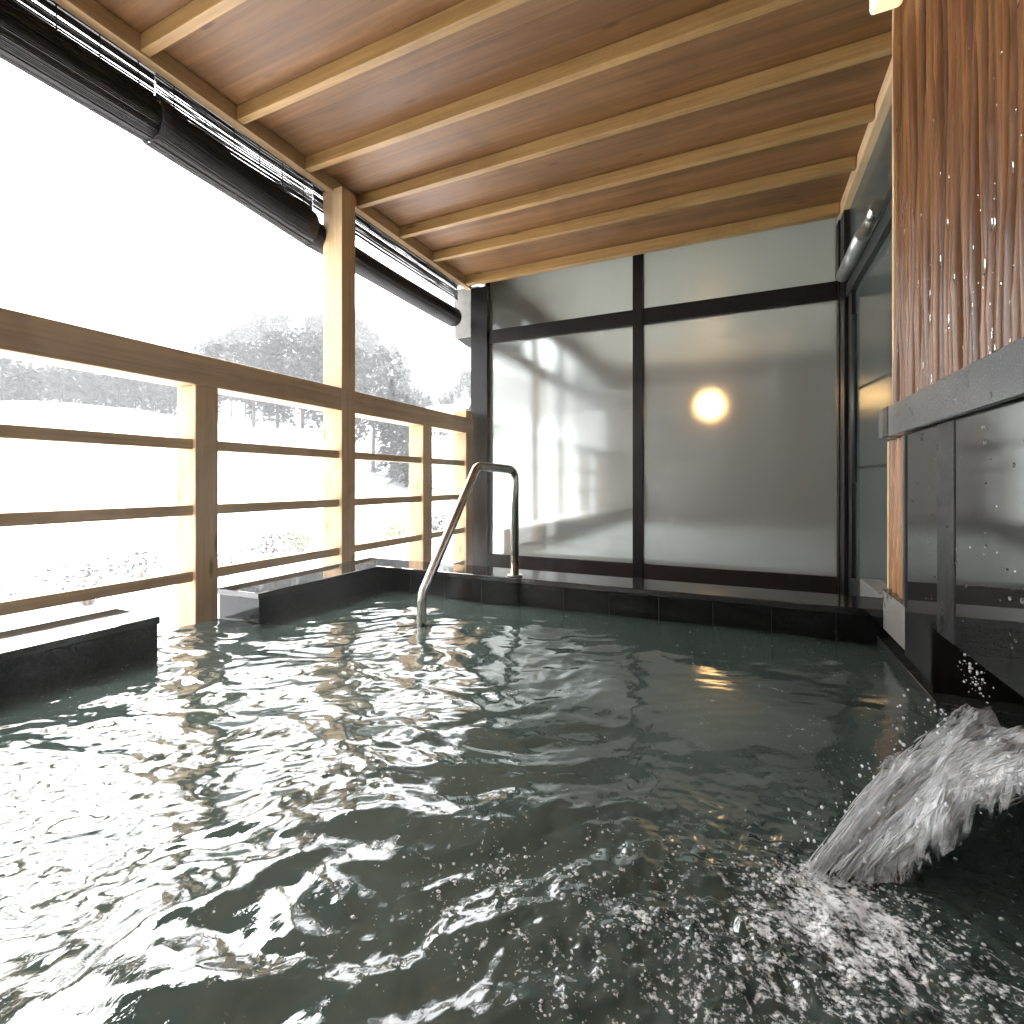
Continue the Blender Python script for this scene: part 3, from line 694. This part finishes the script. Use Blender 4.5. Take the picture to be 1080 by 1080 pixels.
# bubbles and splash on the surface
def foam_field():
    rnd = random.Random(5); mb = MB()
    cl = [(-0.04, 0.62, 0.075, 0.085, 1100), (0.06, 0.55, 0.06, 0.07, 500), (-0.27, 0.64, 0.07, 0.035, 260), (-0.31, 0.50, 0.10, 0.05, 260),
          (0.12, 0.74, 0.07, 0.035, 420), (0.21, 0.68, 0.07, 0.10, 420), (-0.10, 0.80, 0.05, 0.05, 60), (0.28, 0.55, 0.08, 0.08, 240), (0.08, 0.79, 0.03, 0.02, 260), (0.16, 0.81, 0.035, 0.02, 260)]
    P = []
    for cx, cy, sx, sy, n in cl:
        for _ in range(int(n*0.8)):
            q = (rnd.gauss(cx, sx), rnd.gauss(cy, sy))
            if gn(np.array([q[0]*16]), np.array([q[1]*16]), 17)[0] > rnd.uniform(-0.25, 0.25): P.append(q)
    A = np.array(P); H = water_height(A[:, 0], A[:, 1])
    for (x, y), h in zip(P, H):
        r = 0.0005 + 0.0021*rnd.random()**2.8
        mb.ball((x, y, WZ + h + r*0.25), r, 7, 5, (rnd.uniform(0.9, 1.6), rnd.uniform(0.9, 1.6), 0.7))
    tag(mb.build('bubbles', M['bubble']), 'white bubbles scattered on the churned water below the fall', 'bubbles', kind='stuff')
    mb = MB()
    for _ in range(420):
        t = rnd.random(); s = rnd.choice([rnd.gauss(-0.03, 0.14), rnd.gauss(0.98, 0.14), rnd.random(), rnd.gauss(-0.1, 0.35)])
        p = fall_pt(s, t, rnd.uniform(0.0, 0.035)); r = 0.0005 + 0.0028*rnd.random()**4
        mb.ball(p, r, 7, 5, (1, rnd.uniform(1, 2.2), 1))
    tag(mb.build('spray', M['foam']), 'small flying drops around the falling water', 'spray', kind='stuff')
foam_field()

# ------------------------------------------------------------------ handrail
def bend(p0, p1, p2, r, n=7):
    a = (p0-p1).normalized(); b = (p2-p1).normalized()
    A = p1 + a*r; B = p1 + b*r
    return [A.lerp(p1, i/(n-1)).lerp(p1.lerp(B, i/(n-1)), i/(n-1)) for i in range(n)]
v = [Vector(q) for q in ((-1.117, 1.60, -1.05), (-1.117, 1.60, -0.435), (-1.025, 1.875, 0.070), (-0.95, 2.10, 0.060), (-0.95, 2.10, CURB))]
hr = thing('steel_handrail', 'bent stainless steel handrail rising out of the water over the far curb', 'handrail', (-0.95, 2.10, CURB))
pts = [v[0]] + bend(v[0], v[1], v[2], 0.03) + bend(v[1], v[2], v[3], 0.025) + bend(v[2], v[3], v[4], 0.05) + [v[4]]
h = MB(); h.tube(pts, 0.019, 18); h.build('tube', M['steel'], hr)
h = MB(); h.tube([(-0.95, 2.10, CURB + 0.0005), (-0.95, 2.10, CURB + 0.008)], 0.036, 20); h.build('flange', M['steel'], hr)

# ------------------------------------------------------------------ landscape
def elev(ang, t):
    """height of the land at distance t in direction ang (degrees left of +Y, the railing side)"""
    base = -4.6 - 0.0*t
    ridge = np.interp(ang, [0, 27, 30, 33, 35.5, 38, 42, 46, 50, 54, 57, 60, 70, 100, 180], [30, 29, 27, 8, 14, 34, 48, 51, 48, 40, 26, 14, 10, 16, 16])
    z = base + 0.8*gn(np.cos(np.radians(ang))*t*0.08, np.sin(np.radians(ang))*t*0.08, 41)
    z = z + 21*sstep(t, 70, 150)
    z = z + ridge*sstep(t, 145, 240)
    z = z + sstep(t, 60, 140)*3*gn(np.cos(np.radians(ang))*t*0.03, np.sin(np.radians(ang))*t*0.03, 42)
    return z
def terrain():
    angs = np.linspace(-180, 180, 361); ts = np.concatenate([np.linspace(0.5, 60, 50), np.linspace(63, 275, 60)])
    A, T = np.meshgrid(angs, ts)
    X = -np.sin(np.radians(A))*T; Y = np.cos(np.radians(A))*T; Z = elev(np.abs(A), T)
    tag(grid_mesh('hills', X, Y, Z, M['snow']), kind='structure')
terrain()
def conifer(mb, x, y, z, h, rnd, n=170, wid=0.2, leaf=0.6):
    mb.tube([(x, y, z - 0.5), (x, y, z + h*0.97)], [h*0.018, h*0.003], 5)
    for _ in range(n):
        f = rnd.random()**0.75; r = h*wid*(1.02-f)*(0.45 + 0.6*rnd.random()); a = rnd.uniform(0, 6.283)
        p = Vector((x + r*math.cos(a), y + r*math.sin(a), z + h*(0.08 + 0.9*f) - r*0.25))
        s = leaf*(0.5 + 0.8*rnd.random())*(1.2 - 0.6*f)
        d = Vector((math.cos(a), math.sin(a), -0.45 + rnd.uniform(-.3, .3))).normalized()*s
        q = Vector((-math.sin(a), math.cos(a), rnd.uniform(-.3, .3)))*s*0.5
        mb.add([p - d*0.5 - q*0.6, p + d*0.1 + q*0.2 - q, p + d, p + q - d*0.1], [(0, 1, 2, 3)])
def roundtree(mb, x, y, z, h, rnd, n=220, leaf=0.7):
    mb.tube([(x, y, z - 0.5), (x + 0.2, y, z + h*0.45), (x, y, z + h*0.8)], [h*0.02, h*0.014, h*0.004], 5)
    lobes = [(rnd.gauss(0, .16)*h, rnd.gauss(0, .16)*h, h*rnd.uniform(.4, .85), h*rnd.uniform(.10, .2)) for _ in range(8)]
    for _ in range(n):
        lx, ly, lz, lr = rnd.choice(lobes)
        v = Vector((rnd.gauss(0, 1), rnd.gauss(0, 1), rnd.gauss(0, 1))).normalized()*lr*rnd.uniform(.6, 1.1)
        p = Vector((x + lx, y + ly, z + lz)) + v; s = leaf*(0.5 + 0.8*rnd.random())
        a = Vector((rnd.gauss(0, 1), rnd.gauss(0, 1), rnd.gauss(0, .6))).normalized()*s; b = a.cross(Vector((rnd.gauss(0, 1), rnd.gauss(0, 1), rnd.gauss(0, 1)))).normalized()*s*0.6
        mb.add([p - a - b*.3, p + b, p + a, p - b], [(0, 1, 2, 3)])
def at(ang, t): return -math.sin(math.radians(ang))*t, math.cos(math.radians(ang))*t
def forest():
    rnd = random.Random(77); mb = MB(); mg = MB(); cnt = 0
    while cnt < 900:
        ang = rnd.uniform(18, 84); t = rnd.uniform(150, 262)
        if 29 < ang < 33.5 and rnd.random() < 0.8 and t < 200: continue
        if gn(np.array([ang*0.35]), np.array([t*0.05]), 51)[0] < -0.22: continue
        x, y = at(ang, t); z = float(elev(np.array([ang]), np.array([float(t)]))[0]); cnt += 1
        h = rnd.uniform(8, 15)
        if rnd.random() < 0.6: conifer(mb, x, y, z, h, rnd, 150, 0.21, 1.0)
        else: roundtree(mg, x, y, z, h*0.85, rnd, 170, 0.8)
    tag(mb.build('evergreen_forest', M['conifer']), 'misty snow-dusted evergreen forest on the far hillside', 'forest', kind='stuff')
    tag(mg.build('bare_forest', M['greyleaf']), 'grey frosted woodland mixed into the far hillside', 'forest', kind='stuff')
forest()
# nearer trees one can tell apart
def tree_thing(label, ang, t, h, kind, seed):
    rnd = random.Random(seed); x, y = at(ang, t); z = float(elev(np.array([float(ang)]), np.array([float(t)]))[0])
    r = thing('snowy_tree', label, 'tree', (x, y, z), 'trees on the slope beyond the railing')
    tr = MB(); tr.tube([(x, y, z - 0.6), (x + 0.1, y, z + h*0.5), (x, y, z + h*0.95)], [h*0.02, h*0.013, h*0.003], 7)
    for i in range(9):
        f = rnd.uniform(0.2, 0.8); a = rnd.uniform(0, 6.28); l = h*0.16*(1.1-f)
        tr.tube([(x, y, z + h*f), (x + l*math.cos(a), y + l*math.sin(a), z + h*f + l*0.3)], [h*0.007, h*0.002], 5)
    tr.build('trunk', M['bark'], r)
    c = MB()
    if kind == 'c': conifer(c, x, y, z, h, rnd, 2400, 0.21, h*0.040)
    else: roundtree(c, x, y, z, h, rnd, 2400, h*0.028)
    c.build('crown', M['conifer' if kind == 'c' else 'greyleaf'], r)
TL = [(38.2, 96, 19, 'c', 'tall dark evergreen just right of the tall wooden post'),
      (36.6, 92, 17, 'c', 'dark evergreen second to the right of the tall wooden post'),
      (35.2, 90, 13.5, 'c', 'shorter evergreen third to the right of the tall wooden post'),
      (40.2, 100, 20, 'r', 'tall frosted tree half hidden behind the tall wooden post'),
      (43.0, 118, 26, 'r', 'highest misty grey tree left of the tall wooden post'),
      (45.2, 124, 25, 'c', 'misty evergreen two trees left of the tall wooden post'),
      (47.4, 128, 24, 'r', 'misty grey tree in the middle of the hilltop group'),
      (49.8, 130, 23, 'c', 'misty pointed evergreen in the left half of the hilltop group'),
      (52.0, 134, 22, 'r', 'misty grey tree at the left end of the hilltop group'),
      (27.6, 104, 15, 'r', 'grey snowy tree close beside the dark glass pillar'),
      (29.2, 108, 13, 'r', 'small grey snowy tree left of the one by the glass pillar')]
for i, (a, t, h, k, lb) in enumerate(TL): tree_thing(lb, a, t, h, k, 200 + i)
# shrubs in the snowy garden below the railing
def shrub(label, ang, t, h, mat, seed, n=260):
    rnd = random.Random(seed); x, y = at(ang, t); z = float(elev(np.array([float(ang)]), np.array([float(t)]))[0])
    r = thing('garden_shrub', label, 'shrub', (x, y, z), 'shrubs in the snowy garden')
    st = MB()
    for i in range(26):
        a = rnd.uniform(0, 6.28); l = h*rnd.uniform(.5, 1); sp = rnd.uniform(.2, .8)*h
        p1 = Vector((x + sp*.5*math.cos(a), y + sp*.5*math.sin(a), z + l*.6)); p2 = Vector((x + sp*math.cos(a), y + sp*math.sin(a), z + l))
        st.tube([(x, y, z - .1), p1, p2], [0.03, 0.018, 0.006], 4)
        q = p1.lerp(p2, .4); st.tube([q, q + Vector((rnd.gauss(0, .25), rnd.gauss(0, .25), .3))*h*.6], [0.012, 0.004], 4)
    st.build('stem', M['twig'], r)
    if n:
        c = MB()
        for _ in range(n):
            p = Vector((x + rnd.gauss(0, .38)*h, y + rnd.gauss(0, .38)*h, z + h*rnd.uniform(.25, 1)))
            a = Vector((rnd.gauss(0, 1), rnd.gauss(0, 1), rnd.gauss(0, .6))).normalized()*h*.07; b = a.orthogonal().normalized()*h*.045
            c.add([p - a, p + b, p + a, p - b], [(0, 1, 2, 3)])
        c.build('leaves', mat, r)
shrub('yellow green shrub seen just left of the tall wooden post', 47.6, 36, 1.5, M['bushleaf'], 1, 420)
shrub('bare brown shrub left of the yellow green one', 50.5, 34, 1.7, M['greyleaf'], 2, 160)
shrub('bare shrub with snow right of the nearest railing post', 54.5, 30, 1.2, M['greyleaf'], 3, 90)
shrub('bare shrub left of the nearest railing post', 61.5, 30, 1.5, M['greyleaf'], 4, 120)
shrub('wide twiggy shrub in the middle of the nearest railing bay', 65.0, 26, 1.6, M['greyleaf'], 5, 110)
shrub('low twiggy shrub at the left photo edge', 71.0, 25, 1.1, M['greyleaf'], 6, 70)
shrub('green snowy shrub behind the third railing bay', 37.8, 40, 1.8, M['bushleaf'], 7, 300)
shrub('grey snowy shrub behind the far end of the railing', 33.0, 44, 2.0, M['greyleaf'], 8, 240)
# wooden rack with snow in the garden
rk = thing('garden_rack', 'low brown wooden rail rack standing in the snow', 'rack', (*at(67.5, 27), -4.6))
ux = Vector((at(70.5, 28)[0]-at(63.5, 28)[0], at(70.5, 28)[1]-at(63.5, 28)[1], 0)); o0 = Vector((*at(63.5, 28), 0))
c = MB(); c.tube([o0 + Vector((0, 0, -2.95)), o0 + ux + Vector((0, 0, -2.95))], 0.05, 6); c.build('rail', M['twig'], rk)
c = MB(); c.tube([o0 + Vector((0, 0, -3.35)), o0 + ux + Vector((0, 0, -3.35))], 0.03, 6); c.build('rail', M['twig'], rk)
for i in range(5):
    p = o0 + ux*(i/4); c = MB(); c.tube([p + Vector((0, 0, -4.9)), p + Vector((0, 0, -2.9))], 0.04, 6); c.build('post', M['twig'], rk)
c = MB(); c.tube([o0 + Vector((0, 0, -2.88)), o0 + ux + Vector((0, 0, -2.88))], 0.055, 6); c.build('snow_cap', M['snow'], rk)
# farmhouses with snow on their roofs, by the dark pillar
def house(label, ang, t, w, hgt, zoff):
    x, y = at(ang, t); z = float(elev(np.array([float(ang)]), np.array([float(t)]))[0]) + zoff
    r = thing('snowy_house', label, 'house', (x, y, z), 'snow covered houses on the slope')
    d = w*0.6; MB().box(x - w/2, x + w/2, y - d/2, y + d/2, z - 1.5, z + hgt).build('wall', M['housewall'], r)
    e = 0.7; c = MB(); X0, X1, Y0, Y1 = x - w/2 - e, x + w/2 + e, y - d/2 - e, y + d/2 + e; rt = z + hgt + d*0.42
    c.add([(X0, Y0, z+hgt+.05), (X1, Y0, z+hgt+.05), (X1, Y1, z+hgt+.05), (X0, Y1, z+hgt+.05), (X0, y, rt), (X1, y, rt),
           (X0, Y0, z+hgt+.45), (X1, Y0, z+hgt+.45), (X1, Y1, z+hgt+.45), (X0, Y1, z+hgt+.45), (X0, y, rt+.5), (X1, y, rt+.5)],
          [(0,3,2,1), (6,7,11,10), (8,9,10,11), (0,1,7,6), (2,3,9,8), (3,0,6,10,9), (1,2,8,11,7)])
    c.build('roof', M['snow'], r)
    for i in range(3):
        wx = x - w*.32 + i*w*.32
        MB().box(wx - .6, wx + .6, y - d/2 - .06, y - d/2 - .003, z + hgt*.35, z + hgt*.75).build('window', M['window'], r)
house('snow covered house highest up beside the glass pillar', 28.6, 150, 12, 3.5, 0.2)
house('low snow roofed house left of the others on the slope', 32.2, 138, 11, 3.0, 0)
house('snow roofed house lowest on the slope above the far rail', 30.2, 124, 10, 3.0, 0)

# ------------------------------------------------------------------ haze
hz, nt, b = new_mat('mist'); nt.nodes.remove(b)
pv = nt.nodes.new('ShaderNodeVolumePrincipled'); pv.inputs['Color'].default_value = (0.93, 0.95, 0.97, 1); pv.inputs['Density'].default_value = HAZE if 'HAZE' in globals() else 0.0010
pv.inputs['Anisotropy'].default_value = 0.2
L(nt, pv.outputs[0], nt.nodes['Material Output'].inputs['Volume'])
ho = MB().box(-285, 285, -285, 285, -14, 90).build('haze', hz); tag(ho, 'pale winter mist filling the valley', 'haze', kind='stuff')

# thin steam drifting off the hot water
sm, nt, b = new_mat('steam'); nt.nodes.remove(b)
pv = nt.nodes.new('ShaderNodeVolumePrincipled'); pv.inputs['Color'].default_value = (0.97, 0.98, 1.0, 1)
ns_ = noise(nt, coords(nt, (1.0, 1.0, 0.8)), 1.7, 3, 0.55, 0.6)
tc = nt.nodes.new('ShaderNodeTexCoord'); sp = nt.nodes.new('ShaderNodeSeparateXYZ'); L(nt, tc.outputs['Object'], sp.inputs[0])
mr = nt.nodes.new('ShaderNodeMapRange'); L(nt, sp.outputs[2], mr.inputs[0])
mr.inputs[1].default_value = WZ; mr.inputs[2].default_value = 0.75; mr.inputs[3].default_value = 1.0; mr.inputs[4].default_value = 0.0
dn = ramp(nt, ns_, [(0.42, 0.0), (0.75, 1.0)])
mu = N(nt, 'ShaderNodeMath', operation='MULTIPLY'); L(nt, mr.outputs[0], mu.inputs[0]); L(nt, dn.outputs[0], mu.inputs[1])
m5 = N(nt, 'ShaderNodeMath', operation='MULTIPLY'); L(nt, mu.outputs[0], m5.inputs[0]); m5.inputs[1].default_value = 0.16
L(nt, m5.outputs[0], pv.inputs['Density']); L(nt, pv.outputs[0], nt.nodes['Material Output'].inputs['Volume'])
tag(MB().box(-3.6, -1.1, 0.5, 3.75, WZ - 0.1, 0.8).build('steam', sm), 'thin white steam drifting off the hot water by the railing', 'steam', kind='stuff')

# ------------------------------------------------------------------ light, world, camera
SUN_EL = 52      # high behind cloud, from the open left side
w = bpy.data.worlds.new('World'); scn.world = w; w.use_nodes = True; nt = w.node_tree
sky = nt.nodes.new('ShaderNodeTexSky'); sky.sky_type = 'NISHITA'; sky.sun_disc = False
sky.sun_elevation = math.radians(SUN_EL); sky.air_density = 1.0; sky.dust_density = 4.0; sky.ozone_density = 1.0
sd_ = Vector((-math.cos(math.radians(SUN_EL))*0.9, math.cos(math.radians(SUN_EL))*0.43, math.sin(math.radians(SUN_EL))))
sky.sun_rotation = math.atan2(sd_.x, sd_.y)
hs = nt.nodes.new('ShaderNodeHueSaturation'); hs.inputs['Saturation'].default_value = 0.12
L(nt, sky.outputs[0], hs.inputs['Color'])
bg = nt.nodes['Background']; bg.inputs['Strength'].default_value = 0.15; L(nt, hs.outputs[0], bg.inputs['Color'])
sl = bpy.data.lights.new('overcast_sun', 'SUN'); sl.energy = 1.4; sl.angle = math.radians(25); sl.color = (1.0, 0.97, 0.92)
so = bpy.data.objects.new('overcast_sun', sl); COL.objects.link(so); so.rotation_euler = (-sd_).to_track_quat('-Z', 'Y').to_euler()

cam = bpy.data.cameras.new('camera'); co = bpy.data.objects.new('camera', cam); COL.objects.link(co)
cam.sensor_width = 36; cam.lens = 36*527/1080; cam.shift_y = -31/1080; cam.clip_start = 0.02; cam.clip_end = 2000
co.location = (0, 0, 0); co.rotation_euler = (math.radians(90), 0, math.atan(242/527)); scn.camera = co
scn.view_settings.view_transform = 'Standard'; scn.view_settings.look = 'None'; scn.view_settings.gamma = 1
scn.view_settings.exposure = 2.9
